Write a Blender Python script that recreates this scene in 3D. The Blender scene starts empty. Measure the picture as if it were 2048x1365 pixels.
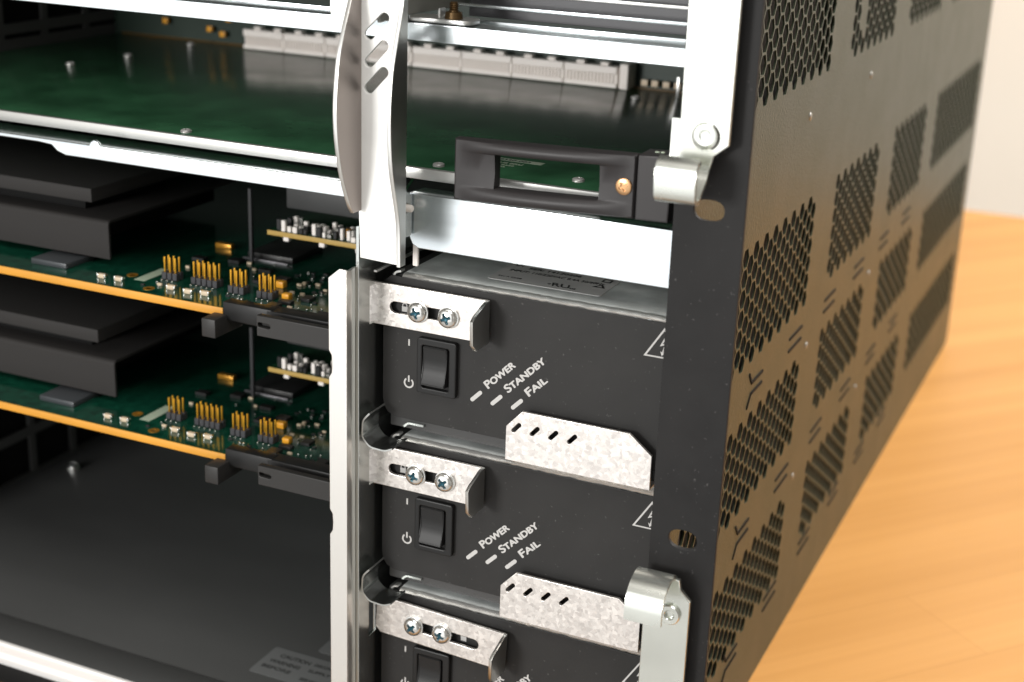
import bpy, bmesh, math, random
from mathutils import Vector, Matrix
random.seed(7)
S = 0.001                       # every measure below is in millimetres
sc = bpy.context.scene
COL = sc.collection

# ------------------------------------------------------------------ camera
cam_d = bpy.data.cameras.new('camera'); cam = bpy.data.objects.new('camera', cam_d); COL.objects.link(cam)
yaw, pit, rol = math.radians(24.0926), math.radians(19.1759), math.radians(-2.0602)
fwd = Vector((-math.sin(yaw)*math.cos(pit), math.cos(yaw)*math.cos(pit), -math.sin(pit)))
rgt = Vector((math.cos(yaw), math.sin(yaw), 0)); dwn = fwd.cross(rgt)
r2 = math.cos(rol)*rgt + math.sin(rol)*dwn; d2 = -math.sin(rol)*rgt + math.cos(rol)*dwn
M = Matrix((r2, -d2, -fwd)).transposed().to_4x4()
M.translation = Vector((230.135, -435.413, 170.0))*S
cam.matrix_world = M
cam_d.sensor_width = 36; cam_d.lens = 2969.17/2048*36
cam_d.clip_start = 0.01; cam_d.clip_end = 50
cam_d.dof.use_dof = True; cam_d.dof.focus_distance = 0.515; cam_d.dof.aperture_fstop = 11.0
sc.camera = cam

# ------------------------------------------------------------------ world, lamps, exposure
w = bpy.data.worlds.new('World'); sc.world = w; w.use_nodes = True
w.node_tree.nodes['Background'].inputs[0].default_value = (1.0, 0.93, 0.84, 1)
w.node_tree.nodes['Background'].inputs[1].default_value = 0.33
def area(name, loc, target, sx, sy, power, col):
    l = bpy.data.lights.new(name, 'AREA'); l.shape = 'RECTANGLE'; l.size = sx; l.size_y = sy
    l.energy = power; l.color = col
    o = bpy.data.objects.new(name, l); COL.objects.link(o)
    o.location = Vector(loc)*S
    o.rotation_euler = (Vector(target)*S - o.location).to_track_quat('-Z', 'Y').to_euler()
    return o
area('window_light', (-800, -1650, 150), (-800, 0, 150), 2.9, 2.1, 20, (0.96, 0.985, 1.0))
area('key_light', (-460, -1400, 230), (0, 0, 0), .32, .32, 14, (1.0, 0.985, 0.96))
area('ceiling_light', (950, 1100, 1400), (550, 1050, -180), 1.4, 1.4, 66, (1.0, 0.96, 0.91))
area('overhead_fill', (350, -750, 1400), (60, 20, 0), .9, .9, 16, (1.0, 0.97, 0.93))  # added fill above the camera, brightens the supply tops
sc.view_settings.view_transform = 'Standard'; sc.view_settings.look = 'None'
sc.view_settings.exposure = 0.0; sc.view_settings.gamma = 1.0

# ------------------------------------------------------------------ materials
def nodes(m): return m.node_tree.nodes, m.node_tree.links
def mat(name, col, rough=.5, metal=0.0, bump=None, spec=.5, coat=0.0, vary=None, emit=None):
    """bump=(scale, strength, distance_mm, stretch xyz); vary=(scale, amount, stretch)"""
    m = bpy.data.materials.new(name); m.use_nodes = True
    n, l = nodes(m); b = n['Principled BSDF']
    b.inputs['Base Color'].default_value = (*col, 1); b.inputs['Roughness'].default_value = rough
    b.inputs['Metallic'].default_value = metal; b.inputs['Specular IOR Level'].default_value = spec
    b.inputs['Coat Weight'].default_value = coat
    tc = n.new('ShaderNodeTexCoord')
    def noise(scale, stretch, detail=4):
        mp = n.new('ShaderNodeMapping'); mp.inputs['Scale'].default_value = stretch
        l.new(tc.outputs['Object'], mp.inputs[0])
        t = n.new('ShaderNodeTexNoise'); t.inputs['Scale'].default_value = scale; t.inputs['Detail'].default_value = detail
        l.new(mp.outputs[0], t.inputs['Vector']); return t
    if bump:
        t = noise(bump[0], bump[3] if len(bump) > 3 else (1, 1, 1))
        bp = n.new('ShaderNodeBump'); bp.inputs['Strength'].default_value = bump[1]; bp.inputs['Distance'].default_value = bump[2]*S
        l.new(t.outputs[0], bp.inputs['Height']); l.new(bp.outputs[0], b.inputs['Normal'])
    if vary:
        t = noise(vary[0], vary[2] if len(vary) > 2 else (1, 1, 1), 6)
        r = n.new('ShaderNodeMapRange'); r.inputs[1].default_value = .3; r.inputs[2].default_value = .7
        r.inputs[3].default_value = 1-vary[1]; r.inputs[4].default_value = 1+vary[1]
        l.new(t.outputs[0], r.inputs[0])
        mx = n.new('ShaderNodeVectorMath'); mx.operation = 'SCALE'; mx.inputs[0].default_value = col
        l.new(r.outputs[0], mx.inputs['Scale']); l.new(mx.outputs[0], b.inputs['Base Color'])
        r3 = n.new('ShaderNodeMapRange'); r3.inputs[1].default_value = .3; r3.inputs[2].default_value = .7
        r3.inputs[3].default_value = max(.03, rough*(1-vary[1]*.6)); r3.inputs[4].default_value = min(1, rough*(1+vary[1]*.6))
        l.new(t.outputs[0], r3.inputs[0]); l.new(r3.outputs[0], b.inputs['Roughness'])
    return m
BLACK = mat('black_powder_coat', (.0245, .0238, .0232), .55, 0, (1400, .25, .05), .22, vary=(60, .12))
SIDE = mat('side_paint', (.028, .034, .022), .38, 0, (1000, 1.0, .2), .28, vary=(40, .10))
SIDE.node_tree.nodes['Principled BSDF'].inputs['Specular Tint'].default_value = (.78, .90, .76, 1)
EAR = mat('ear_paint', (.017, .0165, .0165), .55, 0, (900, .3, .06), .17, vary=(60, .2))
DARK = mat('interior_black', (.009, .009, .009), .75, 0, (300, .2, .05), .12)
FLOOR = mat('floor_black', (.066, .067, .066), .36, 0, (500, .2, .05), .5, vary=(9, .25, (.4, 1, 1)))
GREYIN = mat('interior_grey', (.10, .10, .10), .5, .3)
ZINC = mat('zinc_brushed', (.80, .86, .89), .24, 1.0, (260, .18, .04, (.03, 1, 1)), vary=(160, .10, (.04, 1, 1)))
ZINCV = mat('zinc_clear', (.62, .64, .62), .25, 1.0, (300, .10, .03, (1, 1, .08)), vary=(70, .06))
HOOK = mat('hook_plating', (.72, .74, .69), .27, .95, (120, .05, .05), vary=(45, .07))
NICKEL = mat('lever_nickel', (.80, .80, .77), .30, .97, (300, .08, .03), vary=(90, .05))
STEEL = mat('steel_edge', (.72, .72, .70), .35, .9)
RAILM = mat('rail_aluminium', (.86, .84, .80), .33, .9, (300, .08, .03, (1, 1, .05)))
PLASTIC = mat('black_plastic', (.012, .012, .012), .42, 0, (900, .12, .04), .3)
HANDLEM = mat('handle_plastic', (.026, .0235, .024), .45, 0, (700, .15, .05), .35)
PCB = mat('circuit_green_gloss', (.026, .088, .042), .20, 0, None, .17, vary=(45, .3))
PCB2 = mat('circuit_green', (.005, .048, .028), .13, 0, (500, .05, .03), .5, vary=(300, .35))
EDGE = mat('board_edge', (.60, .27, .022), .5, 0, vary=(70, .15, (.3, 1, 1)))
GOLD = mat('gold_pin', (.95, .50, .05), .28, .85)
GOLDP = mat('gold_pad', (.50, .24, .03), .35, .6)
SOLDER = mat('solder', (.85, .84, .8), .22, 1)
CHIP = mat('chip_black', (.018, .018, .018), .35)
CERAM = mat('ceramic_tan', (.62, .50, .36), .45)
WHITEP = mat('white_plastic', (.92, .86, .81), .5)
GREYP = mat('header_grey', (.05, .05, .055), .4)
INK = mat('white_ink', (.50, .49, .475), .6, spec=.2)
DINK = mat('dark_ink', (.03, .03, .03), .6)
LABEL = mat('silver_label', (.58, .57, .56), .55, 0)
LABELG = mat('grey_label', (.13, .135, .135), .5)
SILK = mat('silkscreen', (.42, .50, .38), .5)
BRASS = mat('bronze_screw', (.58, .34, .17), .25, 1)
BOLT = mat('bolt_brown', (.13, .08, .035), .35, .8)
SCREWM = mat('screw_zinc', (.78, .78, .76), .20, .95)
RECESS = mat('screw_recess_blue', (.01, .06, .085), .3, .6)
ORANGE = mat('amber_part', (.75, .34, .02), .4)
WALLM = mat('wall_paint', (.96, .885, .78), .8)

def scuff(m, amount=.5):
    """dust specks and faint rub marks in the paint"""
    n, l = nodes(m); b = n['Principled BSDF']; tc = n.new('ShaderNodeTexCoord')
    t = n.new('ShaderNodeTexNoise'); t.inputs['Scale'].default_value = 650; t.inputs['Detail'].default_value = 2
    l.new(tc.outputs['Object'], t.inputs['Vector'])
    r_ = n.new('ShaderNodeMapRange'); r_.inputs[1].default_value = .70; r_.inputs[2].default_value = .78; r_.inputs[4].default_value = amount
    l.new(t.outputs[0], r_.inputs[0])
    mx = n.new('ShaderNodeMix'); mx.data_type = 'RGBA'; mx.inputs[7].default_value = (.16, .155, .15, 1)
    src = b.inputs['Base Color'].links[0].from_socket
    l.new(src, mx.inputs[6]); l.new(r_.outputs[0], mx.inputs[0]); l.new(mx.outputs[2], b.inputs['Base Color'])
for m_ in (BLACK, EAR, FLOOR): scuff(m_, .35)
def galv():
    m = bpy.data.materials.new('galvanised_spangle'); m.use_nodes = True
    n, l = nodes(m); b = n['Principled BSDF']; b.inputs['Metallic'].default_value = .92
    tc = n.new('ShaderNodeTexCoord'); 
    nz = n.new('ShaderNodeTexNoise'); nz.inputs['Scale'].default_value = 500; nz.inputs['Detail'].default_value = 3
    mx = n.new('ShaderNodeMix'); mx.data_type = 'VECTOR'; mx.inputs[0].default_value = .0014
    l.new(tc.outputs['Object'], nz.inputs['Vector'])
    sub = n.new('ShaderNodeVectorMath'); sub.operation = 'MULTIPLY_ADD'; sub.inputs[1].default_value = (.0026,)*3
    l.new(nz.outputs['Color'], sub.inputs[0]); l.new(tc.outputs['Object'], sub.inputs[2])
    v = n.new('ShaderNodeTexVoronoi'); v.inputs['Scale'].default_value = 780
    l.new(sub.outputs[0], v.inputs['Vector'])
    sep = n.new('ShaderNodeSeparateColor'); l.new(v.outputs['Color'], sep.inputs[0])
    cr = n.new('ShaderNodeValToRGB'); e = cr.color_ramp.elements
    e[0].position = 0; e[0].color = (.66, .62, .59, 1); e[1].position = 1; e[1].color = (.90, .86, .82, 1)
    l.new(sep.outputs[0], cr.inputs[0]); l.new(cr.outputs[0], b.inputs['Base Color'])
    mr = n.new('ShaderNodeMapRange'); mr.inputs[3].default_value = .30; mr.inputs[4].default_value = .50
    l.new(sep.outputs[1], mr.inputs[0]); l.new(mr.outputs[0], b.inputs['Roughness'])
    return m
GALV = galv()
GALVT = mat('galvanised_top', (.78, .82, .81), .38, .35, (240, .25, .08), vary=(70, .22))

def wood():
    m = bpy.data.materials.new('oak_table'); m.use_nodes = True
    n, l = nodes(m); b = n['Principled BSDF']; b.inputs['Roughness'].default_value = .45
    b.inputs['Specular IOR Level'].default_value = .35
    tc = n.new('ShaderNodeTexCoord')
    def mapped(sx, sy):
        mp = n.new('ShaderNodeMapping'); mp.vector_type = 'TEXTURE'
        mp.inputs['Rotation'].default_value = (0, 0, math.radians(50)); mp.inputs['Scale'].default_value = (sx, sy, 1)
        l.new(tc.outputs['Object'], mp.inputs[0]); return mp
    def noise(mp, sc_, det, dis=0.0):
        t = n.new('ShaderNodeTexNoise'); t.inputs['Scale'].default_value = sc_; t.inputs['Detail'].default_value = det
        t.inputs['Distortion'].default_value = dis; l.new(mp.outputs[0], t.inputs['Vector']); return t
    big = noise(mapped(1.6, .05), 1.6, 5, .15)
    fine = noise(mapped(.35, .006), 1.0, 4)
    br = n.new('ShaderNodeTexBrick'); l.new(mapped(1, 1).outputs[0], br.inputs['Vector'])
    br.inputs['Scale'].default_value = 1.0; br.inputs['Brick Width'].default_value = .62; br.inputs['Row Height'].default_value = .058
    br.inputs['Mortar Size'].default_value = .0006; br.inputs['Mortar Smooth'].default_value = .6; br.inputs['Color1'].default_value = (.15, .15, .15, 1)
    br.inputs['Color2'].default_value = (.85, .85, .85, 1); br.inputs['Mortar'].default_value = (0, 0, 0, 1)
    def madd(a, k, c):
        x = n.new('ShaderNodeMath'); x.operation = 'MULTIPLY_ADD'; x.inputs[1].default_value = k
        l.new(a, x.inputs[0]); 
        if isinstance(c, float): x.inputs[2].default_value = c
        else: l.new(c, x.inputs[2])
        return x.outputs[0]
    v = madd(big.outputs[0], .55, madd(fine.outputs[0], .22, madd(br.outputs['Color'], .16, 0.10)))
    cr = n.new('ShaderNodeValToRGB'); e = cr.color_ramp.elements
    e[0].position = .30; e[0].color = (.36, .160, .030, 1); e[1].position = .80; e[1].color = (.56, .285, .082, 1)
    l.new(v, cr.inputs[0]); l.new(cr.outputs[0], b.inputs['Base Color'])
    return m
WOOD = wood()

# ------------------------------------------------------------------ object helpers (world mm in, metres out)
WPOS = {}
def thing(name, label, cat, loc, group=None):
    o = bpy.data.objects.new(name, None); COL.objects.link(o); o.empty_display_size = .01
    o.location = Vector(loc)*S; WPOS[o] = Vector(loc)
    o['label'] = label; o['category'] = cat
    if group: o['group'] = group
    return o
def link(name, me, m, parent=None, smooth=False, label=None):
    """me holds world-mm coordinates; recentre, scale, link under parent"""
    vs = me.vertices
    lo = Vector([min(v.co[i] for v in vs) for i in range(3)]); hi = Vector([max(v.co[i] for v in vs) for i in range(3)])
    c = (lo+hi)/2
    for v in vs: v.co = (v.co-c)*S
    for mm in (m if isinstance(m, (list, tuple)) else [m]): me.materials.append(mm)
    if smooth:
        for p in me.polygons: p.use_smooth = True
        me.set_sharp_from_angle(angle=math.radians(38))
    me.name = name
    o = bpy.data.objects.new(name, me); COL.objects.link(o)
    WPOS[o] = c
    if parent: o.parent = parent; o.location = (c-WPOS[parent])*S
    else: o.location = c*S
    if label: o['label'] = label
    return o
def tomesh(bm):
    me = bpy.data.meshes.new('m'); bmesh.ops.recalc_face_normals(bm, faces=bm.faces[:]); bm.to_mesh(me); bm.free(); return me
def bx(bm, x0, x1, y0, y1, z0, z1, bev=0.0, seg=2, mi=0):
    r = bmesh.ops.create_cube(bm, size=1.0)
    for v in r['verts']:
        v.co = Vector(((x0+x1)/2+v.co.x*(x1-x0), (y0+y1)/2+v.co.y*(y1-y0), (z0+z1)/2+v.co.z*(z1-z0)))
    fs = set(f for v in r['verts'] for f in v.link_faces)
    for f in fs: f.material_index = mi
    if bev > 0:
        bmesh.ops.bevel(bm, geom=list(set(e for v in r['verts'] for e in v.link_edges)), offset=bev, segments=seg, affect='EDGES', profile=.5)
def box(name, m, parent, x0, x1, y0, y1, z0, z1, bev=.15, seg=2, label=None):
    bm = bmesh.new(); bx(bm, x0, x1, y0, y1, z0, z1, bev, seg); return link(name, tomesh(bm), m, parent, True, label)
def boxes(name, m, parent, lst, bev=.1):
    bm = bmesh.new()
    for b in lst: bx(bm, *b, bev, 1)
    return link(name, tomesh(bm), m, parent, True)
def remap(me, plane, at):
    for v in me.vertices:
        u, q, d = v.co
        if plane == 'xz': v.co = (u, at+d, q)
        elif plane == 'yz': v.co = (at+d, u, q)
        else: v.co = (u, q, at+d)
    if plane in ('xz',): me.flip_normals()
def sheet_mesh(outline, holes, thick, plane, at, bev=.12):
    cu = bpy.data.curves.new('c', 'CURVE'); cu.dimensions = '2D'; cu.fill_mode = 'BOTH'
    cu.extrude = max(thick/2-bev, 0); cu.bevel_depth = bev; cu.bevel_resolution = 1; cu.offset = -bev
    for pl in [outline]+list(holes):
        s = cu.splines.new('POLY'); s.points.add(len(pl)-1)
        for p, (a, b) in zip(s.points, pl): p.co = (a, b, 0, 1)
        s.use_cyclic_u = True
    o = bpy.data.objects.new('t', cu); COL.objects.link(o)
    dg = bpy.context.evaluated_depsgraph_get(); dg.update()
    me = bpy.data.meshes.new_from_object(o.evaluated_get(dg))
    bpy.data.objects.remove(o); bpy.data.curves.remove(cu)
    me.materials.clear()
    remap(me, plane, at); return me
def sheet(name, m, parent, outline, thick, plane, at, holes=(), bev=.12, label=None):
    return link(name, sheet_mesh(outline, holes, thick, plane, at, bev), m, parent, True, label)
def slot_poly(x0, z0, x1, z1, r, n=8):
    a = math.atan2(z1-z0, x1-x0); pts = []
    for k in range(n+1): t = a-math.pi/2+math.pi*k/n; pts.append((x1+r*math.cos(t), z1+r*math.sin(t)))
    for k in range(n+1): t = a+math.pi/2+math.pi*k/n; pts.append((x0+r*math.cos(t), z0+r*math.sin(t)))
    return pts
def circ(x, z, r, n=24): return [(x+r*math.cos(2*math.pi*k/n), z+r*math.sin(2*math.pi*k/n)) for k in range(n)]
def rrect(x0, x1, z0, z1, r, n=5):
    pts = []
    for cx, cz, a0 in ((x1-r, z0+r, -90), (x1-r, z1-r, 0), (x0+r, z1-r, 90), (x0+r, z0+r, 180)):
        for k in range(n+1):
            t = math.radians(a0+90*k/n); pts.append((cx+r*math.cos(t), cz+r*math.sin(t)))
    return pts
def smooth_profile(pts, r=1.0, n=4):
    out = [pts[0]]
    for a, b, c in zip(pts, pts[1:], pts[2:]):
        a, b, c = Vector(a), Vector(b), Vector(c)
        rr = min(r, (a-b).length*.49, (c-b).length*.49)
        p, q = b+(a-b).normalized()*rr, b+(c-b).normalized()*rr
        for k in range(n+1):
            t = k/n; out.append(tuple(p.lerp(b, t).lerp(b.lerp(q, t), t)))
    out.append(pts[-1]); return out
def bent(name, m, parent, prof, thick, lo, hi, axis, r=1.2, bev=.1, label=None):
    """sheet metal bent along a 2-D profile and extruded along axis; axis 'x': prof=(y,z); 'y': prof=(x,z); 'z': prof=(x,y)"""
    P = [Vector(p) for p in smooth_profile(prof, r)]
    L, R = [], []
    for i, p in enumerate(P):
        d = (P[min(i+1, len(P)-1)]-P[max(i-1, 0)]).normalized(); nn = Vector((-d.y, d.x))*thick/2
        L.append(p+nn); R.append(p-nn)
    poly = [tuple(q) for q in L+R[::-1]]
    bm = bmesh.new()
    def mk(a, b, t): return {'x': (t, a, b), 'y': (a, t, b), 'z': (a, b, t)}[axis]
    A = [bm.verts.new(mk(*q, lo)) for q in poly]; B = [bm.verts.new(mk(*q, hi)) for q in poly]
    N = len(P); T = len(poly)
    for i in range(N-1):
        j, k2 = T-1-i, T-2-i
        bm.faces.new((A[i], A[i+1], A[k2], A[j])); bm.faces.new((B[i], B[j], B[k2], B[i+1]))
        bm.faces.new((A[i], B[i], B[i+1], A[i+1])); bm.faces.new((A[j], A[k2], B[k2], B[j]))
    bm.faces.new((A[0], A[T-1], B[T-1], B[0])); bm.faces.new((A[N-1], B[N-1], B[N], A[N]))
    return link(name, tomesh(bm), m, parent, True, label)
def lathe(bm, prof, c, axis='y', n=28, mi=0):
    """prof = [(r, h)], h along -y (towards the viewer) or +z"""
    rings = []
    for r, h in prof:
        ring = []
        for k in range(n):
            a = 2*math.pi*k/n
            p = (r*math.cos(a), -h, r*math.sin(a)) if axis == 'y' else ((r*math.cos(a), r*math.sin(a), h) if axis == 'z' else (h, r*math.cos(a), r*math.sin(a)))
            ring.append(bm.verts.new(Vector(p)+Vector(c)))
        rings.append(ring)
    for a, b in zip(rings, rings[1:]):
        for k in range(n):
            f = bm.faces.new((a[k], a[(k+1) % n], b[(k+1) % n], b[k])); f.material_index = mi
    if prof[-1][0] > 0: f = bm.faces.new(rings[-1]); f.material_index = mi
    if prof[0][0] > 0: f = bm.faces.new(rings[0]); f.material_index = mi
def phillips(name, parent, c, R=3.5, H=2.4, rot=10, mats=None, washer=True, axis='y', label=None):
    """pan head with a real cross recess; c = centre of its seat"""
    bm = bmesh.new(); n = 72; rs = [0, .08, .16, .24, .32, .38, .44, .50, .54, .58, .64, .72, .80, .88, .94, .98, 1.0]
    base = .9 if washer else 0
    if washer: lathe(bm, [(R*.5, 0), (R*1.12, 0), (R*1.14, .25), (R*1.1, .75), (R*.9, .9)], (0, 0, 0), 'y', 36)
    ca, sa = math.cos(math.radians(rot)), math.sin(math.radians(rot))
    rings = []
    for fr in rs:
        ring = []
        for k in range(n):
            a = 2*math.pi*k/n; x, z = R*fr*math.cos(a), R*fr*math.sin(a)
            dome = base + .55 + (H-.55)*math.sqrt(max(0, 1-(fr*.985)**2.2))
            u, v = x*ca+z*sa, -x*sa+z*ca
            u, v = abs(u), abs(v); lim = R*.56; wd = R*.13
            ins = (u < lim and v < wd) or (v < lim and u < wd) or (u*u+v*v < (R*.26)**2)
            dep = 0
            if ins: dep = 1.0*max(0, 1-(math.hypot(u, v)/lim)*.45)
            ring.append((bm.verts.new((x, -(dome-dep), z)), ins))
        rings.append(ring)
    for a, b in zip(rings, rings[1:]):
        for k in range(n):
            q = [a[k], a[(k+1) % n], b[(k+1) % n], b[k]]
            f = bm.faces.new([t[0] for t in q]); f.material_index = 1 if sum(t[1] for t in q) >= 3 else 0
    lathe(bm, [(R, base+.55), (R, base)], (0, 0, 0), 'y', n)
    bmesh.ops.remove_doubles(bm, verts=bm.verts[:], dist=.0005)
    me = tomesh(bm)
    for v in me.vertices:
        p = v.co.copy()
        if axis == 'z': p = Vector((p.x, p.z, -p.y))
        elif axis == 'x': p = Vector((-p.y, p.x, p.z))
        v.co = p+Vector(c)
    return link(name, me, mats or [SCREWM, RECESS], parent, True, label)
def text_mesh(s, size, ang=0, x=0, z=0, bold=.03, caps=False, plane='xz', at=0, length=None, align='LEFT', th=.03, shear=0, flipx=False):
    cu = bpy.data.curves.new('t', 'FONT'); cu.body = s; cu.size = size; cu.align_x = align
    cu.offset = bold*size*.5; cu.extrude = th; cu.shear = shear
    if caps:
        cu.small_caps_scale = .8
        for i in range(len(s)): cu.body_format[i].use_small_caps = True
    o = bpy.data.objects.new('t', cu); COL.objects.link(o)
    dg = bpy.context.evaluated_depsgraph_get(); dg.update()
    me = bpy.data.meshes.new_from_object(o.evaluated_get(dg)); bpy.data.objects.remove(o); bpy.data.curves.remove(cu)
    me.materials.clear()
    xs = [v.co.x for v in me.vertices]; k = length/(max(xs)-min(xs)) if length else 1
    a = math.radians(ang)
    for v in me.vertices:
        u, q = v.co.x*k, v.co.y
        v.co.x, v.co.y = x+u*math.cos(a)-q*math.sin(a), z+u*math.sin(a)+q*math.cos(a)
    remap(me, plane, at); return me
def join(mes):
    bm = bmesh.new()
    for me in mes: bm.from_mesh(me)
    me = bpy.data.meshes.new('j'); bm.to_mesh(me); bm.free(); return me
def copy_tree(o, parent=None):
    c = o.copy(); COL.objects.link(c); c.parent = parent
    for ch in list(o.children): copy_tree(ch, c)
    return c

# ================================================================== SETTING
bm = bmesh.new(); bmesh.ops.create_grid(bm, x_segments=1, y_segments=1, size=4500)
for v in bm.verts: v.co = Vector((v.co.x, 1750, v.co.y+500))
wall = link('wall', tomesh(bm), WALLM); wall['kind'] = 'structure'
bm = bmesh.new(); bmesh.ops.create_grid(bm, x_segments=1, y_segments=1, size=4500)
for v in bm.verts: v.co = Vector((v.co.x, v.co.y-2760, -930))
fl = link('floor', tomesh(bm), mat('room_floor', (.45, .44, .43), .7)); fl['kind'] = 'structure'
ZT = -181.6
table = thing('table', 'light orange oak table top under the open black equipment frame', 'table', (0, 0, ZT-730))
pts = []
for cx, cy, a0 in ((1500, 18, -90), (1500, 1010, 0), (-900, 1010, 90), (-900, 18, 180)):
    for k in range(7):
        t = math.radians(a0+15*k); pts.append((cx+78*math.cos(t), cy+78*math.sin(t)))
o = sheet('table_top', WOOD, table, pts, 30, 'xy', ZT-15, bev=3)
for lx, ly in ((-820, 20), (1420, 20), (-880, 980), (1480, 980)):
    box('leg', WOOD, table, lx-30, lx+30, ly-30, ly+30, ZT-748, ZT-30, 3)

# ================================================================== CHASSIS
ch = thing('equipment_chassis', 'open black rack equipment chassis with perforated side, filling the picture', 'chassis', (-103, 315, -181.5))
XS = 98.0
# perforated side: hexagons on a regular lattice, four rows and four columns of vents
P = 7.617; HY = P*math.sqrt(3)/2
def hexa(cy, cz, r): return [(cy+r*math.cos(math.radians(60*k)), cz+r*math.sin(math.radians(60*k))) for k in range(6)]
tiles = []
ycols = [(60.24, 8), (202.0, 7), (333.0, 7), (461.0, 13)]
zrows = [(88.3+7*P, 8), (27.75, 6), (-43.2, 5), (-108.3, 5)]
ybreak = [-12, 183, 316, 447, 648]; zbreak = [200, 62, -33, -93, -181.5]
mes = []
for ci, (y0, nc) in enumerate(ycols):
    for ri, (z0, nr) in enumerate(zrows):
        ya, yb = ybreak[ci], ybreak[ci+1]; zb, za = zbreak[ri], zbreak[ri+1]
        holes = []
        for k in range(-4 if ci == 0 else 0, nc):
            for j in range(nr):
                for b in (0, 1):
                    cy = y0+2*HY*(k+.5*b); cz = z0-P*(j+.5*b)
                    if ri == 0 and ci == 1 and k == 1 and j in (4, 5, 6): continue
                    holes.append(hexa(cy, cz, P*.5*.88/math.cos(math.radians(30))))
        mes.append(sheet_mesh([(ya, za), (yb, za), (yb, zb), (ya, zb)], holes, .7, 'yz', XS-.35, bev=0))
link('side_panel', join(mes), SIDE, ch)
# pressed slits between the vents
def rib(pts, wd=1.3):
    me = [sheet_mesh(slot_poly(*p, *q, wd/2, 5), (), .5, 'yz', XS+.1, .15) for p, q in zip(pts, pts[1:])]
    link('pressed_slit', join(me), DARK, ch, True)
for zz in (-26.5, -90.0, -147.5):
    for k in range(6):
        ya, yb = 80+61*k, 99+61*k
        if k == 0: rib([(80, zz+4), (84, zz-.5), (yb, zz-.5)]); rib([(80, zz-9.5), (84, zz-5), (yb, zz-5)])
        else: rib([(ya-1, zz), (yb, zz)]); rib([(ya-1, zz-5.3), (yb, zz-5.3)])
for (ry, rz) in ((136.9, 66.5), (249, 68), (172.5, -39), (300, -39), (172.5, -101), (300, -101), (219, 112)):
    bm = bmesh.new(); lathe(bm, [(1.7, 0), (1.6, .2), (1.0, .5), (.3, .6), (0, .6)], (XS, ry, rz), 'x', 16)
    link('rivet', tomesh(bm), mat('rivet_dull', (.30, .30, .29), .4, .7), ch, True)
# rest of the shell
box('top_panel', DARK, ch, -304, 96.6, -10, 646, 198, 200, 0)
boxes('back_panel', DARK, ch, [(-304, 96.6, 644.5, 647.8, -181.3, 198)], 0)
box('vent_shade_liner', DARK, ch, 92.8, 93.5, 25, 640, -178, 190, 0)  # dark sheet added behind the vents so their holes look black
box('floor_panel', FLOOR, ch, -303, 96.6, 6, 640, -175.5, -170.0, .4)
box('front_sill', FLOOR, ch, -303, 93, -12.5, 5.0, -174, -169.6, .5)
box('midplane', mat('midplane_green', (.014, .030, .020), .5), ch, -303, 90, 216, 219, -169.5, 197, 0)
# left wall with its large openings, seen from inside
bars = []
for k in range(-1, 20):
    y = 131+k*31.6
    bars.append((-305, -303.6, y-2.2, y+2.2, -170, 197))
for z in (-172, -146, -112, -78, -44, -10, 24, 58.5, 66, 100, 134, 168):
    bars.append((-305.3, -303.4, -10, 640, z-2.6, z+2.6))
boxes('side_grille', mat('grille_grey', (.075, .075, .073), .5), ch, bars, 0)
box('side_skin', DARK, ch, -309, -307.5, -10, 646, -181.3, 200, 0)
# front bottom lip
bent('front_lip', mat('lip_aluminium', (.82, .80, .78), .5, .3, vary=(60, .08, (.05, 1, 1))), ch, [(-4, -170.2), (-13.4, -170.2), (-13.4, -175), (-14.2, -176.5), (-14.2, -181.4), (-8, -181.4)], 1.0, -303, -26.5, 'x', .8)
box('front_lip_foot', DARK, ch, -303, 93, -24, -10, -181.5, -179.6, .3)
# labels on the floor of the card bay
def floor_label(x0, x1, y0, y1, lines):
    o = sheet('label_sticker', LABELG, ch, rrect(x0, x1, y0, y1, 1.5), .12, 'xy', -169.9, bev=0)
    ms = [text_mesh(t, s, 0, tx, ty, .05, plane='xy', at=-169.8, length=ln) for (t, s, tx, ty, ln) in lines]
    link('print', join(ms), DINK, o)
floor_label(-88.5, -38, 17.5, 39, [('CAUTION', 3.6, -83, 32.5, 15), ('WARNING', 3.6, -85, 27.5, 15), ('BEFORE', 3.2, -86, 22.8, 14), ('DISCONNECT ALL POWER', 2.8, -66, 33, 26), ('SUPPLY CORDS', 2.8, -66, 28, 22), ('SERVICING THIS UNIT', 2.8, -66, 21, 26)])
floor_label(-71, -42, 44, 58, [('CAUTION', 3.4, -66, 50, 16)])

phillips('floor_screw', ch, (-287, 142, -169.9), 3.2, 2.6, 20, None, True, 'z')
# mounting ear on the right with its oval rack holes
def oval(cx, cz, w=9.6, h=6.6, n=20): return [(cx+w/2*math.copysign(abs(math.cos(t))**.75, math.cos(t)), cz+h/2*math.copysign(abs(math.sin(t))**.9, math.sin(t))) for t in [2*math.pi*k/n for k in range(n)]]
sheet('mounting_ear', EAR, ch, [(93.9, -181.4), (116.4, -181.4), (116.4, 200), (93.9, 200)], 1.8, 'xz', -13.1,
      holes=[oval(105.1, 62.2), oval(105.0, -47.9), oval(105, -162), oval(105, 172)], bev=.3)
box('ear_return', EAR, ch, 94.0, 95.6, -12.0, 3.0, -181, 200, .3)
# divider between card bay and supply bay
sheet('bay_divider', ZINCV, ch, [(-14, -170), (216, -170), (216, 49.5), (26, 49.5), (10, 40), (-14, 40)], 1.2, 'yz', -17.0,
      holes=[[(y0, z0), (y1, z0), (y1, z1), (y0, z1)] for (y0, y1, z0, z1) in ((-6.5, -1.2, 3.2, 17), (-6.5, -1.2, -58.6, -44.8), (-6.5, -1.2, -121, -106.5))])
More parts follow.
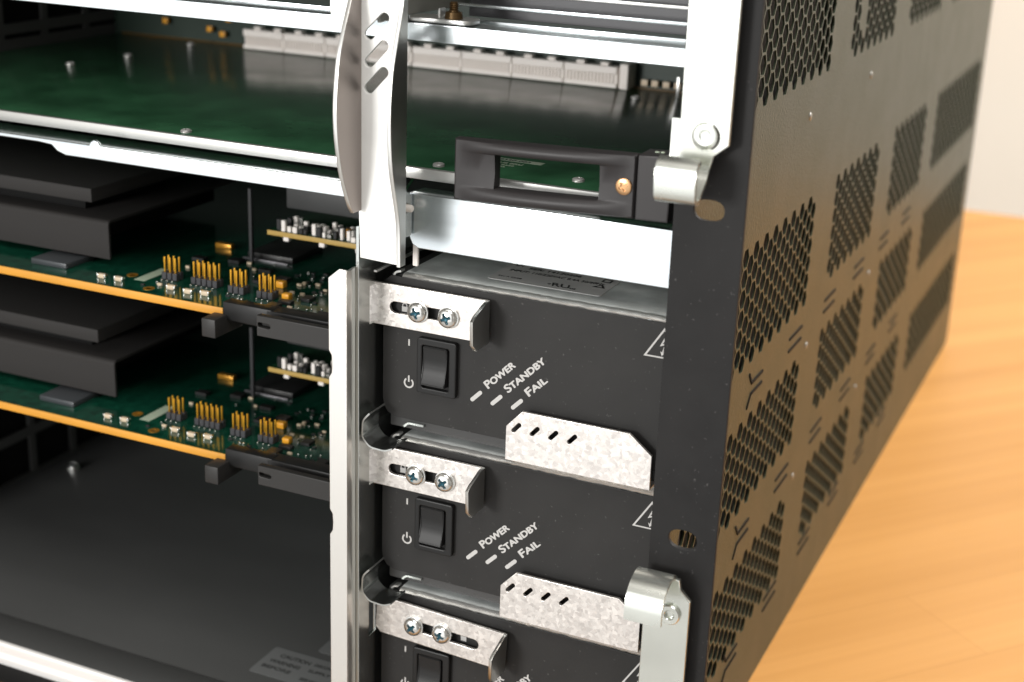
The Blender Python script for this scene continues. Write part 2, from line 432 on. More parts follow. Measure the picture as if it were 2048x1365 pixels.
# front rail with notched edge
def railoutline():
    L, Rr = -24.6, -17.5
    pts = [(Rr, -181.3), (Rr, 26), (-20.3, 26.2), (L, 22.6)]
    for zc in (-8.5, -69):
        pts += [(L, zc+5), (L+1.1, zc+3.2), (L+1.3, zc), (L+1.1, zc-3.2), (L, zc-5)]
    pts += [(L, -181.3)]
    return pts
sheet('front_rail', RAILM, ch, railoutline(), 1.2, 'xz', -20, bev=.25)
bent('rail_return', RAILM, ch, [(-17.9, -20), (-17.6, -17.8), (-18.2, -15.6), (-18.2, -13.2)], .9, -181, 25.6, 'z', 1.2)
# J-shaped guides carrying the supplies
for dz in (0, -61.6):
    bent('shelf_guide', ZINCV, ch, [(-12.6, -27.5+dz), (-15.3, -30.5+dz), (-15.6, -37+dz), (-12.6, -40.2+dz), (-6.5, -40.6+dz), (-3.5, -39.2+dz)], .6, -13.2, -2.0, 'y', 1.6)
    bent('shelf_guide', ZINCV, ch, [(-6.5, -36.2+dz), (-4.8, -34.6+dz), (1.4, -34.6+dz)], .8, 1.0, 12, 'y', .8)
# lower slot bar
def lowbar():
    o = [(-4.7, 36), (-4.7, 35.2), (-3.4, 32.6), (-1, 31.4), (93, 31.4), (93, 50.6), (-4.7, 50.6)]
    return o
sheet('slot_bar', ZINC, ch, lowbar(), 1.4, 'xz', .7, bev=.3)
box('slot_bar_flange', ZINC, ch, -4.6, 93, 1.5, 9.6, 49.4, 50.5, .2)
bar = sheet('slot_bar', ZINC, ch, [(-303, 50.9), (-303, 49.4), (-166, 49.4), (-159.5, 48.9), (-157, 46.8), (-153, 45.6), (-17.6, 45.6), (-17.6, 50.9), (-136.5, 50.9), (-137.4, 52.3), (-139, 53.0), (-140.6, 52.3), (-141.5, 50.9)], 1.4, 'xz', .7, bev=.3)
box('slot_bar_flange', ZINC, ch, -303, -17.6, 1.5, 16, 49.2, 50.4, .2)
# hinge plate and pin beside the lower bar
hp = sheet('hinge_plate', ZINCV, ch, [(-12, 36), (-1, 36), (-1, 50), (-5, 52.5), (-12, 54)], 1.2, 'yz', -4.0, holes=[circ(-4.2, 46.2, 1.8, 14)])
bm = bmesh.new(); lathe(bm, [(1.3, 0), (1.3, 3.4), (1.0, 3.8), (0, 3.9)], (-5.0, -4.2, 46.2), 'x', 14); link('hinge_pin', tomesh(bm), WHITEP, ch, True)
box('bar_foot', WHITEP, ch, -4.6, -2.6, 2.5, 3.8, 24.0, 33, .3)
boxes('shelf_rib', STEEL, ch, [(-15.5, -14.2, -8, 26, 34.5, 35.3), (-14, -12.8, -8, 30, 23.0, 23.8)], .1)
# upper slot bar (channel) and the rails behind it
sheet('slot_bar', ZINC, ch, [(-303, 101.9), (93, 101.9), (93, 107.6), (-303, 107.6)], 1.2, 'xz', .6, bev=.3)
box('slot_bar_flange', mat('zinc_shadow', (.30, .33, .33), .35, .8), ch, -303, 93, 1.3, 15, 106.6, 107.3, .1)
box('slot_rail', ZINC, ch, -303, -12, 15.1, 16.4, 106.4, 108.2, .15)
box('slot_rail', ZINC, ch, 3, 93, 15.1, 16.4, 106.4, 108.3, .15)
box('slot_rail', ZINC, ch, 2, 93, 18, 19.4, 112.0, 113.1, .15)
box('slot_rail', STEEL, ch, 2, 93, 22, 23.4, 116.6, 117.6, .15)
fin = []
for k in range(15): fin.append((4+k*6.1, 8.2+k*6.1, 27, 60, 107.5, 150))
fin = [(2, 93, 60, 62, 107.5, 150)]
boxes('rear_shelf', mat('shelf_dark', (.04, .04, .043), .4, .4), ch, fin+[(2, 93, 29, 59, 107.6, 149)], .1)
# upper divider plate, its foot and the bolt holding it
sheet('upper_divider', mat('divider_grey', (.36, .36, .33), .5, .4), ch, [(-14, 108.6), (4, 109.4), (70, 108.3), (70, 197), (-14, 197)], 1.2, 'yz', -9.0)
sheet('divider_foot', STEEL, ch, rrect(-8, 15.5, 1.6, 12.5, 3.5), 1.4, 'xy', 108.6)
box('foot_tab', STEEL, ch, 3.4, 4.2, 3, 7, 109.5, 112.6, .1)
bm = bmesh.new()
lathe(bm, [(3.0, 0), (3.0, .3), (2.7, 2.2), (1.6, 2.3), (1.6, 2.8), (1.3, 3.0), (1.6, 3.3), (1.3, 3.6), (1.6, 3.9), (1.3, 4.2), (1.6, 4.5), (1.3, 4.8), (1.5, 5.1), (1.0, 5.5), (0, 5.5)], (8.2, 5, 109.4), 'z', 14)
link('foot_bolt', tomesh(bm), BOLT, ch, True)
sheet('latch_tab', NICKEL, ch, [(-27.2, 197), (-27.2, 111), (-26.4, 107.6), (-24.2, 105.6), (-21, 104.8), (-15, 104.8), (-15, 197)], 1.2, 'xz', -13.6, bev=.3)

# the tall latch lever in front of the divider
lev = []
web = [(-14.0, 30.4), (1.3, 29.8), (1.9, 31), (1.9, 197), (-15.0, 197), (-15.2, 118), (-14.4, 100), (-14.0, 48.6), (-15.4, 48.6), (-15.4, 46.8), (-14.6, 46.8)]
def cutslot(x0, z0, x1, z1, r): return slot_poly(x0, z0, x1, z1, r, 7)
sheet('lever_web', mat('lever_web_satin', (.84, .84, .82), .55, .35, (300, .06, .03), vary=(60, .05)), ch, web, 1.3, 'xz', -16.6,
      holes=[cutslot(-10.7, 105.1, -5.2, 110.6, 1.75), cutslot(-10.7, 96.3, -5.4, 101.8, 1.75), cutslot(-10.8, 87.8, -5.4, 93.4, 1.75)], bev=.2)
def interp(tab, z):
    for (a, va), (b, vb) in zip(tab, tab[1:]):
        if a <= z <= b:
            t = (z-a)/(b-a); return va+(vb-va)*t
    return tab[0][1] if z < tab[0][0] else tab[-1][1]
def catmull(tab, z):
    for i in range(len(tab)-1):
        a, b = tab[i], tab[i+1]
        if a[0] <= z <= b[0]:
            p = tab[max(i-1, 0)]; q = tab[min(i+2, len(tab)-1)]
            t = (z-a[0])/(b[0]-a[0])
            m0 = (b[1]-p[1])/max(b[0]-p[0], 1e-6)*(b[0]-a[0]); m1 = (q[1]-a[1])/max(q[0]-a[0], 1e-6)*(b[0]-a[0])
            return (2*t**3-3*t*t+1)*a[1]+(t**3-2*t*t+t)*m0+(-2*t**3+3*t*t)*b[1]+(t**3-t*t)*m1
    return tab[0][1] if z < tab[0][0] else tab[-1][1]
def flange(name, x, tab, zlo, zhi, flare=0.0, m=None):
    N = 46; front = []
    for k in range(N+1):
        z = zlo+(zhi-zlo)*k/N; front.append((-17.0-catmull(tab, z), z))
    poly = [(-15.9, zlo)]+front+[(-15.9, zhi)]
    me = sheet_mesh(poly[::-1], (), 1.5, 'yz', x, .25)
    for v in me.vertices: v.co.x += flare*max(0, -17-v.co.y)
    link(name, me, m or NICKEL, ch, True)
flange('lever_flange', 1.9, [(29.9, 2.6), (42, 3.0), (48, 4.0), (64, 8.4), (80, 9.8), (94, 8.6), (103, 6.0), (117, 1.6), (130, 1.2), (197, 1.2)], 30.0, 197)
flange('lever_flange', -14.3, [(46.9, 5.4), (50, 7.8), (63, 13.6), (80, 16.6), (97, 14.8), (107, 11.2), (117, 6.4), (130, 1.2), (197, 1.2)], 46.9, 150, flare=.03, m=[NICKEL, mat('lever_blade_shaded', (.33, .29, .27), .42, .9, (200, .1, .05, (1, 1, .1)), vary=(40, .12, (1, 1, .1)))])  # inner blade face coloured darker, in place of its dim reflection
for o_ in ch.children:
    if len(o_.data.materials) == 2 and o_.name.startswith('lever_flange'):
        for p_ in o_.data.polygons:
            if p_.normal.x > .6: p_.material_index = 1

# hook brackets (fixed to the ear) and their rivets
bent('hook_bracket', HOOK, ch, [(-19, 90), (-19.0, 77.5), (-20.5, 73.5), (-28.5, 67.2), (-31.6, 68.6), (-32.2, 74), (-31.6, 78.4), (-28.5, 80.0)], 1.4, 93.4, 105.9, 'x', 3.2,
     label='rolled hook at the lower end of the upper bracket')
sheet('bracket_arm', HOOK, ch, [(96.0, 197), (96.0, 81.6), (93.0, 78.0), (93.4, 76), (106, 76), (107, 80), (111.3, 83.6), (111.5, 197)], 2.0, 'xz', -19.0,
      holes=[circ(104.2, 85.6, 4.1, 32)], bev=.3)
bm = bmesh.new(); lathe(bm, [(4.0, -.1), (3.9, .25), (3.6, .45), (1.8, .5), (1.5, .35), (1.45, -.6), (0, -.6)], (103.9, -19.75, 85.6), 'y', 28); link('rivet', tomesh(bm), HOOK, ch, True)
bent('hook_bracket', HOOK, ch, [(-19, -72), (-19.0, -60), (-20.5, -58.0), (-24, -57.8), (-29.0, -59.6), (-32.2, -64), (-32.2, -70.8)], 1.4, 93.0, 105.6, 'x', 3.0,
     label='rolled hook at the upper end of the lower bracket')
sheet('bracket_arm', HOOK, ch, [(95.3, -181), (95.3, -74), (93.6, -68), (93.2, -59.6), (106.8, -59.6), (107.4, -63), (110.9, -66.6), (111.0, -181)], 2.0, 'xz', -19.0, bev=.3)
bm = bmesh.new(); lathe(bm, [(3.6, -.1), (3.6, 1.2), (3.2, 1.6), (1.8, 1.6), (1.5, 1.3), (1.45, .2), (0, .2)], (104.6, -19.75, -72.2), 'y', 28); link('rivet', tomesh(bm), HOOK, ch, True)

# ================================================================== POWER SUPPLIES
GP = 'power supply modules stacked in the right bay'
ps = thing('power_supply', 'topmost black power supply, silver rating label showing on its bare metal top', 'power supply', (40, 90, -38), GP)
bent('housing', GALVT, ps, [(1.6, 17), (1.2, 20.2), (3.2, 21.0), (196, 21.0)], .9, -7.2, 92, 'x', 1.2)
box('housing_body', mat('supply_side', (.06, .06, .06), .5), ps, -12.8, 92.4, 2.4, 195, -37.2, 20.2, .4)
# bright, slightly ragged fold along the front edge
sheet('front_panel', BLACK, ps, [(-14.7, -26), (-14.2, -29), (-12.6, -31.3), (-9.6, -32.6), (93.5, -32.6), (93.5, 19.6), (60, 19.9), (20, 19.7), (-5, 20.2), (-11.6, 20.2), (-14.7, 17.6)], 1.3, 'xz', .65, bev=.2)
bm = bmesh.new(); rr = random.Random(3); prev = None
for k in range(61):
    x = -7.2+99.2*k/60; z = 20.6+rr.uniform(-.12, .12); yy = .35+rr.uniform(-.12, .12)
    ring = [bm.verts.new((x, yy, z-.75)), bm.verts.new((x, yy-.3, z-.1)), bm.verts.new((x, yy+.35, z+.55)), bm.verts.new((x, yy+1.7, z+.92))]
    if prev:
        for i in range(3): bm.faces.new((prev[i], ring[i], ring[i+1], prev[i+1]))
    prev = ring
link('folded_edge', tomesh(bm), STEEL, ps, True)
bent('corner_clip', STEEL, ps, [(-11.2, 19.6), (-10.2, 21.4), (-8.2, 21.9)], .7, .8, 3.6, 'y', .8)
# sliding lock plate with long slot and bent finger grip
lp = sheet('lock_plate', GALV, ps, [(-26, 4.5), (-24, 2.6), (27.0, 2.6), (27.0, 17.9), (-24, 17.9), (-26, 16)], 1.3, 'xz', -2.5, holes=[slot_poly(-8.3, 9.8, 14.8, 9.8, 2.1, 9)], bev=.15)
g = sheet('finger_grip', mat('grip_steel', (.70, .70, .67), .28, 1.0), lp, [(-2.2, 2.6), (-11.9, 2.6), (-14.7, 5.4), (-15.3, 13.8), (-13.2, 15.1), (-5, 17.8), (-2.2, 17.9)], 1.2, 'yz', 27.2, bev=.15)
for sx, rt in ((1.1, 18), (12.9, 24)):
    phillips('lock_screw', ps, (sx, -3.15, 9.8), 3.55, 2.3, rt)
# rocker switch
sw = link('switch_bezel', sheet_mesh(rrect(0, 15.4, -20.6, 0, 1.1), [rrect(2.0, 12.6, -18.4, -2.6, .7)], 2.2, 'xz', -1.1, .45), PLASTIC, ps, True)
bm = bmesh.new()
prof = [(-2.7, -.4), (-3.0, -2.0), (-7, -1.55), (-10.5, -1.6), (-14, -2.5), (-16.6, -3.7), (-17.0, -3.3), (-17.4, .6)]
prof = [(p[1], p[0]) for p in prof]
A = [bm.verts.new((2.3, y, z)) for y, z in prof]; B = [bm.verts.new((11.6, y, z)) for y, z in prof]
for i in range(len(prof)-1): bm.faces.new((A[i], B[i], B[i+1], A[i+1]))
bm.faces.new(A[::-1]); bm.faces.new(B)
bmesh.ops.bevel(bm, geom=bm.edges[:], offset=.3, segments=2, affect='EDGES')
link('rocker', tomesh(bm), mat('rocker_plastic', (.014, .014, .014), .42, 0, (900, .2, .05), .28), sw, True)
box('switch_well', DARK, sw, 2.0, 12.6, .0, .9, -18.4, -2.6, 0)
# lettering and symbols printed on the panel
AT = -.03
me = [text_mesh('Power', 4.05, 45, 26.9, -15.1, 0, True, at=AT, length=14.2),
      text_mesh('Standby', 4.05, 45, 34.6, -15.1, 0, True, at=AT, length=19.2),
      text_mesh('Fail', 4.05, 45, 42.3, -15.1, 0, True, at=AT, length=9.4)]
me = [mm_.copy() for mm_ in me for _ in range(5)]
for i, mm_ in enumerate(me):
    t = i % 5; dx, dz = ((0, 0), (.13, .13), (-.13, -.13), (.09, -.09), (-.09, .09))[t]
    for v in mm_.vertices: v.co += Vector((dx, -.006*t, dz))
link('lettering', join(me), INK, ps)
for x in (20.6, 28.4, 36.2):
    sheet('status_window', INK, ps, slot_poly(x+.45, -20.0, x+3.5, -16.9, .72, 6), .12, 'xz', AT, bev=0)
sym = [sheet_mesh([(-4.5, -4.6), (-3.9, -4.6), (-3.9, -2.2), (-4.5, -2.2)], (), .06, 'xz', AT, 0),
       sheet_mesh([(-4.45, -18.2), (-3.85, -18.2), (-3.85, -15.8), (-4.45, -15.8)], (), .06, 'xz', AT, 0)]
arc = [(-4.15+2.0*math.cos(math.radians(a)), -18.6+2.0*math.sin(math.radians(a))) for a in range(125, 416, 15)]
arc += [(-4.15+1.4*math.cos(math.radians(a)), -18.6+1.4*math.sin(math.radians(a))) for a in range(415, 124, -15)]
sym.append(sheet_mesh(arc, (), .06, 'xz', AT, 0))
link('switch_symbols', join(sym), INK, ps)
def padlock(x, z, dx=0):
    z -= .55
    body = sheet_mesh([(x, z), (x+2.3, z), (x+2.3, z+1.9), (x, z+1.9)], (), .06, 'xz', AT, 0)
    cx = x+1.15+dx
    a1 = [(cx+1.0*math.cos(math.radians(a)), z+2.3+1.0*math.sin(math.radians(a))) for a in range(0, 181, 15)]
    a2 = [(cx+.65*math.cos(math.radians(a)), z+2.3+.62*math.sin(math.radians(a))) for a in range(180, -1, -15)]
    sh = sheet_mesh([(cx+1.0, z+1.8)]+a1+[(cx-1.0, z+1.8), (cx-.65, z+1.8)]+a2+[(cx+.65, z+1.8)], (), .06, 'xz', AT, 0)
    return [body, sh]
link('padlock_symbol', join(padlock(-7.2, 8.2)), INK, ps)
link('padlock_symbol', join(padlock(19.0, 7.4, -1.9)), INK, ps)
tri = [(82.7, 7.6), (95.9, 7.6), (89.3, 18.1)]; tri_in = [(83.7, 8.1), (94.9, 8.1), (89.3, 17.0)]
bolt = [(89.6, 14.9), (88.1, 11.6), (89.6, 12.2), (89.0, 9.6), (88.4, 9.9), (88.9, 8.4), (90.1, 9.5), (89.5, 9.5), (90.4, 13.0), (88.9, 12.5), (90.6, 15.0)]
link('warning_triangle', join([sheet_mesh(tri, [tri_in], .06, 'xz', AT, 0), sheet_mesh(bolt, (), .06, 'xz', AT, 0)]), INK, ps)
# pull tab hanging from the underside, in front of the gap
sheet('pull_tab', GALV, ps, [(36.4, -37.7), (89.4, -37.7), (89.4, -25.4), (81.2, -18.9), (42.2, -18.9), (36.4, -25.2)], 1.2, 'xz', -4.0,
      holes=[slot_poly(39.2+6.9*k, -26.4, 41.3+6.9*k, -24.0, .75, 6) for k in range(4)], bev=.15)
box('tab_return', GALV, ps, 36.5, 89.3, -3.5, 30, -38.2, -37.4, .15)
# rating label on the top
rl = sheet('rating_label', LABEL, ps, rrect(20.4, 62.4, 10.6, 62, 1.2), .1, 'xy', 21.52, bev=0)
ZL = 21.6
tx = [text_mesh('INPUT: 110/220VAC 8.4A 50/60Hz', 3.1, 0, 23.2, 22.6, .03, plane='xy', at=ZL, length=35.5),
      text_mesh('MODEL: PWR SUPPLY 3U', 3.0, 0, 28.5, 32.0, .03, plane='xy', at=ZL, length=22),
      text_mesh('SER: 14120206', 2.8, 0, 28.5, 27.3, .03, plane='xy', at=ZL, length=20),
      text_mesh('PN\nSN', 2.6, 0, 22.6, 31.6, .03, plane='xy', at=ZL),
      text_mesh('AC POWER SUPPLY', 3.0, 0, 29, 37, .05, plane='xy', at=ZL, length=22),
      text_mesh('c', 2.6, 0, 41.4, 14.2, .05, plane='xy', at=ZL), text_mesh('RU', 5.4, 0, 43.2, 13.2, .02, plane='xy', at=ZL, shear=-.3), text_mesh('us', 2.6, 0, 50.0, 13.0, .05, plane='xy', at=ZL),
      text_mesh('Rev A 03/08', 1.8, 0, 22.4, 14.6, .0, plane='xy', at=ZL)]
link('print', join(tx), DINK, rl)
bm = bmesh.new()
for k in range(15): bx(bm, 55.2+.32*k, 55.2+.32*k+rr.choice((.1, .16, .2)), 33, 38, ZL-.02, ZL+.01)
bm.from_mesh(sheet_mesh([(56, 19.4), (60.6, 19.4), (58.3, 23.6)], [[(57.2, 20.1), (59.4, 20.1), (58.3, 22.2)]], .05, 'xy', ZL, 0))
bm.from_mesh(sheet_mesh([(56.6, 26.4), (60, 26.4), (60, 30), (56.6, 30)], [[(57.1, 27.0), (59.4, 27.0), (59.4, 29.4), (57.1, 29.4)]], .05, 'xy', ZL, 0))
link('print', tomesh(bm), DINK, rl)

def vary_screws(root, angs):
    for c, a in zip([c for c in root.children if c.name.startswith('lock_screw')], angs): c.rotation_euler = (0, math.radians(a), 0)
p2 = copy_tree(ps); p2.location.z -= 61.6*S; vary_screws(p2, (34, -17))
p2['label'] = 'middle black power supply, its rocker switch fully in view above the lowest supply'
p3 = copy_tree(ps); p3.location.z -= 123.2*S; vary_screws(p3, (-28, 41))
p3['label'] = 'lowest black power supply, lock plate slid right to the open padlock'
for c in p3.children:
    if c.name.startswith('lock_plate'):
        c.location.x += 10.9*S; c.location.z -= .6*S; c.rotation_euler = (0, math.radians(2.6), 0)
        c['label'] = 'lock plate slid to the right, open position'

# ================================================================== LARGE GREEN BOARD
gb = thing('large_circuit_board', 'large glossy dark green circuit board with black pull handle and white connectors at its back', 'circuit board', (-100, 110, 53), None)
box('board', PCB, gb, -298, 88, 10.8, 214, 55.3, 57.0, .1)
box('board_edge_strip', mat('edge_strip_dull', (.16, .085, .015), .5), gb, -297, 88, 214.1, 215.3, 55.6, 57.3, .1)
bm = bmesh.new(); bx(bm, -300, 61.0, 8.6, 10.6, 53.3, 57.3, .4)
link('stiffener_bar', tomesh(bm), mat('stiffener_zinc', (.60, .595, .57), .34, .8, (260, .12, .04, (.03, 1, 1))), gb, True)
for (x, y) in ((-108, 15.2), (-246, 113), (-241, 199), (8, 186), (48.2, 21.5), (-2, 16), (-302+60, 150)):
    phillips('board_screw', gb, (x, y, 57.05), 2.1, 1.3, random.uniform(0, 90), [mat('dull_screw', (.55, .54, .52), .42, .6) if not bpy.data.materials.get('dull_screw') else bpy.data.materials['dull_screw'], CHIP], False, 'z')
# white backplane connectors
cn = None
for grp0, nn in ((-114.4, 4), (-212.4, 4)):
    for k in range(nn):
        x0 = grp0+k*(26.6 if grp0 > -200 else 24.4); wd = 26.0 if grp0 > -200 else 23.8
        if grp0 < -200 and k > 3: break
        bm = bmesh.new()
        bx(bm, x0, x0+wd, 206, 213, 57.1, 66.5, .2, 1)
        bx(bm, x0, x0+wd, 204.6, 206.2, 63.6, 66.9, .2, 1); bx(bm, x0, x0+wd, 204.6, 206.2, 57.3, 59.2, .15, 1)
        for j in range(14):
            xx = x0+.9+j*(wd-1.6)/14; bx(bm, xx, xx+.75, 204.9, 206.2, 59.0, 63.8)
        for j in (0, 1): bx(bm, x0+5+j*12, x0+9+j*12, 207, 211, 66.4, 68.3, .2, 1)
        link('connector', tomesh(bm), WHITEP, gb, True)
box('connector_cheek', WHITEP, gb, -7.0, -3, 204.4, 222-6.2, 57.1, 68.5, .3)
for (x, z) in ((1, 60), (6, 60), (11.5, 60), (17, 60), (-268, 66), (-240, 64), (-232, 62), (-228, 70)):
    box('capacitor', CERAM if z < 62 else ORANGE, gb, x, x+3.2, 211.6, 213.8, z-1.4, z+1.4, .2)
box('connector_pin', STEEL, gb, 22, 23.2, 200, 201, 57, 66, .1)
# printed strip and maker's lines beside the front edge
sheet('silkscreen_strip', SILK, gb, [(-2, 37.2), (27.5, 37.2), (27.5, 41), (-2, 41)], .06, 'xy', 57.04, bev=0)
link('silkscreen_text', join([text_mesh('ASSY 8320-002', 3.0, 0, 3, 37.8, .03, plane='xy', at=57.1, length=20)]), PCB2, gb)
link('silkscreen_text', join([text_mesh('FRAME BUS 8RU', 2.6, 0, 2, 32.8, .06, plane='xy', at=57.08, length=20), text_mesh('REV 2  PWB 8320', 1.9, 0, 2, 29.8, .02, plane='xy', at=57.08, length=18),
     text_mesh('MADE IN CANADA', 1.9, 0, 2, 27.0, .02, plane='xy', at=57.08, length=16)]), SILK, gb)
# black pull handle: flat ends, bowed bars, window right through
def handle():
    bm = bmesh.new()
    xs = [14.9, 15.6, 17, 19, 21.5, 24, 27, 29.5, 29.9, 31, 34, 38, 42, 46, 50, 54, 58, 62, 65.5, 66.4, 67, 69.5, 72, 74, 76, 77.6, 78.1]
    tabz = [0, .03, .08, .13, .18, .22, .245, .27, .5, .79, .81, .83, .85, .9, .95, .98, 1.0]
    def zlo(x): return 52.0+.034*(x-15)
    def zhi(x): return 72.6+.030*(x-15)
    grid = {}
    for i, x in enumerate(xs):
        for j, t in enumerate(tabz):
            z = zlo(x)+(zhi(x)-zlo(x))*t
            s = max(0, min(1, (x-18)/57)); bow = math.sin(math.pi*s)**.7 if 0 < s < 1 else 0
            bar = 0
            if t < .245: bar = math.sin(math.pi*min(1, t/.245))**.6 if t > 0 else 0
            if t > .79: bar = math.sin(math.pi*min(1, (1-t)/.21))**.6 if t < 1 else 0
            rec = 0
            if .26 < t < .8 and (17 < x < 30 or 66 < x < 76): rec = 1.4*math.sin(math.pi*((x-17)/13 if x < 30 else (x-66)/10))
            edge = .7 if (t in (0, 1.0) or i in (0, len(xs)-1)) else 0
            y = -6-3.0*bow*(.35+.65*bar)*(1 if (t < .3 or t > .75) else 0)+rec*.0+edge
            grid[i, j] = (x, y, z)
    def solid(i, j):
        return not (29.9 <= (xs[i]+xs[i+1])/2 <= 66.4 and .245 <= (tabz[j]+tabz[j+1])/2 <= .81)
    F = {}; B = {}
    def fv(k):
        if k not in F: F[k] = bm.verts.new(grid[k])
        return F[k]
    def bv(k):
        if k not in B: B[k] = bm.verts.new((grid[k][0], -2.0, grid[k][2]))
        return B[k]
    for i in range(len(xs)-1):
        for j in range(len(tabz)-1):
            if not solid(i, j): continue
            c = [(i, j), (i+1, j), (i+1, j+1), (i, j+1)]
            bm.faces.new([fv(k) for k in c]); bm.faces.new([bv(k) for k in c][::-1])
            for a, b, ni, nj in ((c[0], c[1], i, j-1), (c[1], c[2], i+1, j), (c[2], c[3], i, j+1), (c[3], c[0], i-1, j)):
                if not (0 <= ni < len(xs)-1 and 0 <= nj < len(tabz)-1) or not solid(ni, nj):
                    bm.faces.new([fv(b), fv(a), bv(a), bv(b)])
    return tomesh(bm)
hd = link('pull_handle', handle(), HANDLEM, gb, True)
link('handle_base', sheet_mesh([(78.7, 54.0), (89.6, 54.3), (90.2, 75.2), (78.7, 74.6)], (), 11.5, 'xz', -.2, .5), HANDLEM, hd, True)
phillips('handle_screw', hd, (74.6, -5.9, 64.2), 2.7, 1.0, 30, [BRASS, BOLT], False)
boxes('handle_mark', SILK, hd, [(82.4, 83.6, -1, 0, 75.0, 75.25), (84.2, 85.4, -1, 0, 75.1, 75.35)], 0)

# ================================================================== PLUG-IN CARDS
GC = 'plug-in circuit cards in the left bay'
cd = thing('circuit_card', 'upper green circuit card with gold pins, directly below the large glossy green board', 'circuit card', (-150, 110, -9), GC)
ZC = -5.4
link('board', (lambda bm: (bx(bm, -301, -18.5, 4.4, 190, ZC-3.0, ZC), tomesh(bm))[1])(bmesh.new()), PCB2, cd)
box('edge_strip', EDGE, cd, -301, -86, 3.9, 4.5, ZC-3.15, ZC-.05, .1)
bm = bmesh.new()      # heatsink: lower cover and raised plate
HS = mat('heatsink_black', (.030, .028, .027), .6, 0, (300, .15, .05), .15)
bent('heatsink_cover', HS, cd, [(25.6, -2.2), (25.6, 13.2), (130, 13.2)], 1.2, -300, -155.6, 'x', 1.5)
box('heatsink_core', DARK, cd, -300, -172, 34, 120, .5, 12.4, .3)
box('heatsink_riser', DARK, cd, -300, -176, 36, 90, 13.9, 20.3, .3)
box('heatsink_plate', mat('heatsink_plate_black', (.032, .030, .029), .6, 0, (300, .15, .05), .15), cd, -300, -163.2, 25, 92, 20.4, 26.2, .5)
box('chip', mat('chip_lid_grey', (.05, .055, .06), .3, .1), cd, -186, -168, 13, 30, ZC, ZC+2.4, .3)
# pin headers
def header(x, y, n):
    h = boxes('pin_header', GREYP, cd, [(x-1.05+2.54*i, x+1.05+2.54*i, y-1.05+2.54*j, y+1.05+2.54*j, ZC+.1, ZC+3.1) for i in range(n) for j in (0, 1)], .15)
    pin = None
    for i in range(n):
        for j in (0, 1):
            cx, cy = x+2.54*i, y+2.54*j
            if pin is None: pin = p0 = box('pin', GOLD, h, cx-.36, cx+.36, cy-.36, cy+.36, ZC+3.0, ZC+9.4, .16, 1)
            else:
                p = p0.copy(); COL.objects.link(p); p.parent = h; p.location = p0.location+Vector((2.54*i, 2.54*j, 0))*S
    return h
for (x, y, n) in ((-126.8, 23.2, 3), (-112.9, 23.4, 5), (-94.2, 21.6, 3), (-81.0, 21.6, 3)):
    header(x, y, n)
    for i in range(n): box('solder_joint', SOLDER, cd, x+2.54*i-.35, x+2.54*i+.35, y-2.9, y-2.2, ZC, ZC+.6, .15, 1)
for (x, y) in ((-148.6, 11.5), (-140.4, 11.7), (-116.3, 13.1), (-107.6, 12.2), (-100.6, 13.5)):
    o = box('capacitor', [CERAM], cd, x-1.7, x+1.7, y-.9, y+.9, ZC+.05, ZC+1.8, .2)
    for s in (-1, 1): box('terminal', SOLDER, o, x+s*1.75-.3, x+s*1.75+.3, y-.95, y+.95, ZC, ZC+1.9, .1)
for (x, y) in ((-124.5, 9.7), (-141.2, 20.8), (-79, 9)):
    bm = bmesh.new(); lathe(bm, [(1.1, 0), (1.1, .12), (2.3, .12), (2.3, 0)], (x, y, ZC), 'z', 20); link('gold_ring', tomesh(bm), GOLDP, cd, True)
sheet('part_label', SILK, cd, [(-137, 16.5), (-132, 16.5), (-132, 34), (-137, 34)], .08, 'xy', ZC+.06, bev=0)
box('chip', CHIP, cd, -117, -95, 66, 90, ZC, ZC+2.6, .2)
box('chip_lead', mat('lead_grey', (.30, .29, .31), .4, .5), cd, -118, -96, 63.6, 65.0, ZC, ZC+.6, .1)
box('gold_contact', GOLDP, cd, -137, -129, 71, 74, ZC, ZC+2.2, .2)
box('tantalum_capacitor', ORANGE, cd, -72.6, -69.4, 23.5, 26.5, ZC, ZC+2.6, .3)
box('tantalum_capacitor', ORANGE, cd, -84, -80, 36, 39, ZC, ZC+2.6, .3)
rs_ = random.Random(11); placed = [(-84, -72, 19, 28), (-98, -88, 19, 28), (-129, -118, 20, 28), (-115, -100, 20, 28), (-119, -98, 10, 15.5), (-139, -130, 14, 36), (-127, -122, 7, 12), (-143.5, -139, 18, 23), (-86, -79, 35, 40), (-73, -69, 23, 27)]
kinds = [('chip', CHIP, (4, 7), (3, 6), 1.4), ('resistor', CHIP, (1.6, 2.2), (.9, 1.2), .7), ('capacitor', CERAM, (1.4, 2.2), (.9, 1.2), 1.0), ('solder_joint', SOLDER, (.7, 1.1), (.7, 1.1), .6), ('chip', CHIP, (6, 9), (5, 8), 1.8), ('solder_joint', SOLDER, (.6, .9), (.6, .9), .5)]
cnt = 0
for tries in range(4000):
    if cnt >= 96: break
    k = kinds[rs_.choice((0, 1, 2, 3, 3, 0, 5, 5, 1, 2))]
    x = rs_.uniform(-78, -43) if rs_.random() < .72 else rs_.uniform(-135, -76); y = rs_.uniform(11, 58) if x > -74 else rs_.choice((rs_.uniform(30, 62), rs_.uniform(10, 20)))
    a, b = rs_.uniform(*k[2]), rs_.uniform(*k[3])
    if any(x < p[1]+.5 and x+a > p[0]-.5 and y < p[3]+.5 and y+b > p[2]-.5 for p in placed): continue
    placed.append((x, x+a, y, y+b)); cnt += 1
    box(k[0], k[1], cd, x, x+a, y, y+b, ZC, ZC+k[4], .12, 1)
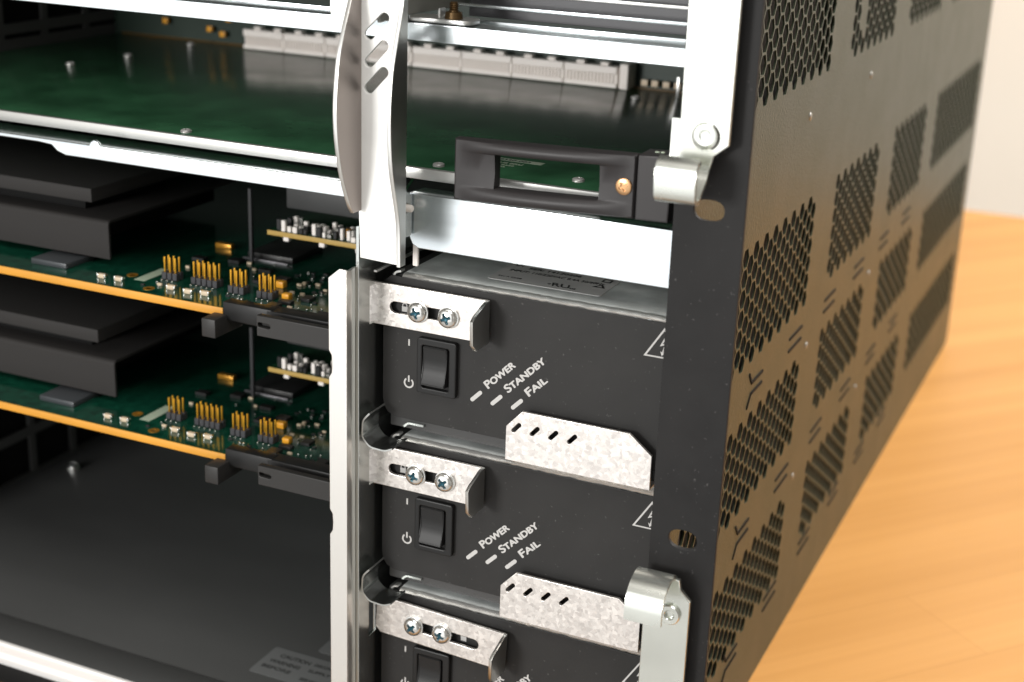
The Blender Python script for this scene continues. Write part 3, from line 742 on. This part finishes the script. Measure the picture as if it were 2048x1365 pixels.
for i in range(7): box('solder_joint', SOLDER, cd, -66+5.4*i, -65.2+5.4*i, 75-2*(i % 2), 76-2*(i % 2), ZC, ZC+2.2, .2, 1)
# raised daughter board with its small parts
dbp = box('daughter_board', mat('daughter_green', (.01, .045, .02), .25), cd, -103, -20, 60.6, 120, 8.0, 9.8, .05)
box('edge_strip', mat('daughter_edge', (.50, .33, .09), .5), dbp, -103, -20, 60.0, 60.55, 7.9, 9.85, .05)
rs2 = random.Random(5)
for i in range(54):
    x = -100+(i % 18)*2.75+rs2.uniform(-.3, .3); y = 61.2+(i//18)*4.2+rs2.uniform(0, 1.5); t = rs2.random(); up = 1.6+3.2*rs2.random()
    m_ = WHITEP if t < .5 else (SOLDER if t < .65 else (GOLDP if t < .78 else CHIP))
    box('capacitor' if t < .78 else 'chip', m_, dbp, x, x+1.2+1.0*rs2.random(), y, y+1.6, 9.8, 9.8+up, .15, 1)
for i in range(4): box('capacitor', WHITEP, dbp, -96+i*17, -93.4+i*17, 61, 63, 5.8, 7.95, .15, 1)
boxes('standoff_post', mat('post_grey', (.02, .02, .022), .6), cd, [(-112.2, -110.6, 60, 61.6, ZC, 26)], .2)
box('shield_can', mat('shield_dark', (.055, .056, .056), .45), cd, -104, -22, 76, 118, 15.5, 27, .6)
# ejector lever at the corner
ej = box('ejector_body', PLASTIC, cd, -66.0, -26.5, 3.2, 10.5, -11.5, -2.8, .6)
blk = mat('ejector_plastic', (.024, .023, .022), .48, 0, (700, .12, .04), .35)
ejs = link('ejector_lever', sheet_mesh([(-65.4, -10.4), (-29.0, -10.4), (-29.0, -2.5), (-65.4, -2.5)], [slot_poly(-64.2, -6.0, -60.4, -6.2, .9, 5)], 3.0, 'xz', -2.6, .3), blk, ej, True)
link('ejector_tip', (lambda bm: (bx(bm, -90.0, -83.8, -4.2, 14.0, -14.9, -7.6, .5), tomesh(bm))[1])(bmesh.new()), blk, ej, True)
link('ejector_arm', (lambda bm: (bx(bm, -85.5, -64, 3.4, 9, -9.6, -2.6, .3), bx(bm, -84, -64, 11, 14, -13, -6, .3), tomesh(bm))[2])(bmesh.new()), PLASTIC, ej, True)
boxes('ejector_cam', PLASTIC, ej, [(-27.5, -21.8, -12, 3, -12.6, -5.0)], .8)
c2 = copy_tree(cd); c2.location.z -= 60.1*S; c2.location.x -= 1.0*S
c2['label'] = 'lower green circuit card with gold pins, above the empty dark floor of left bay'
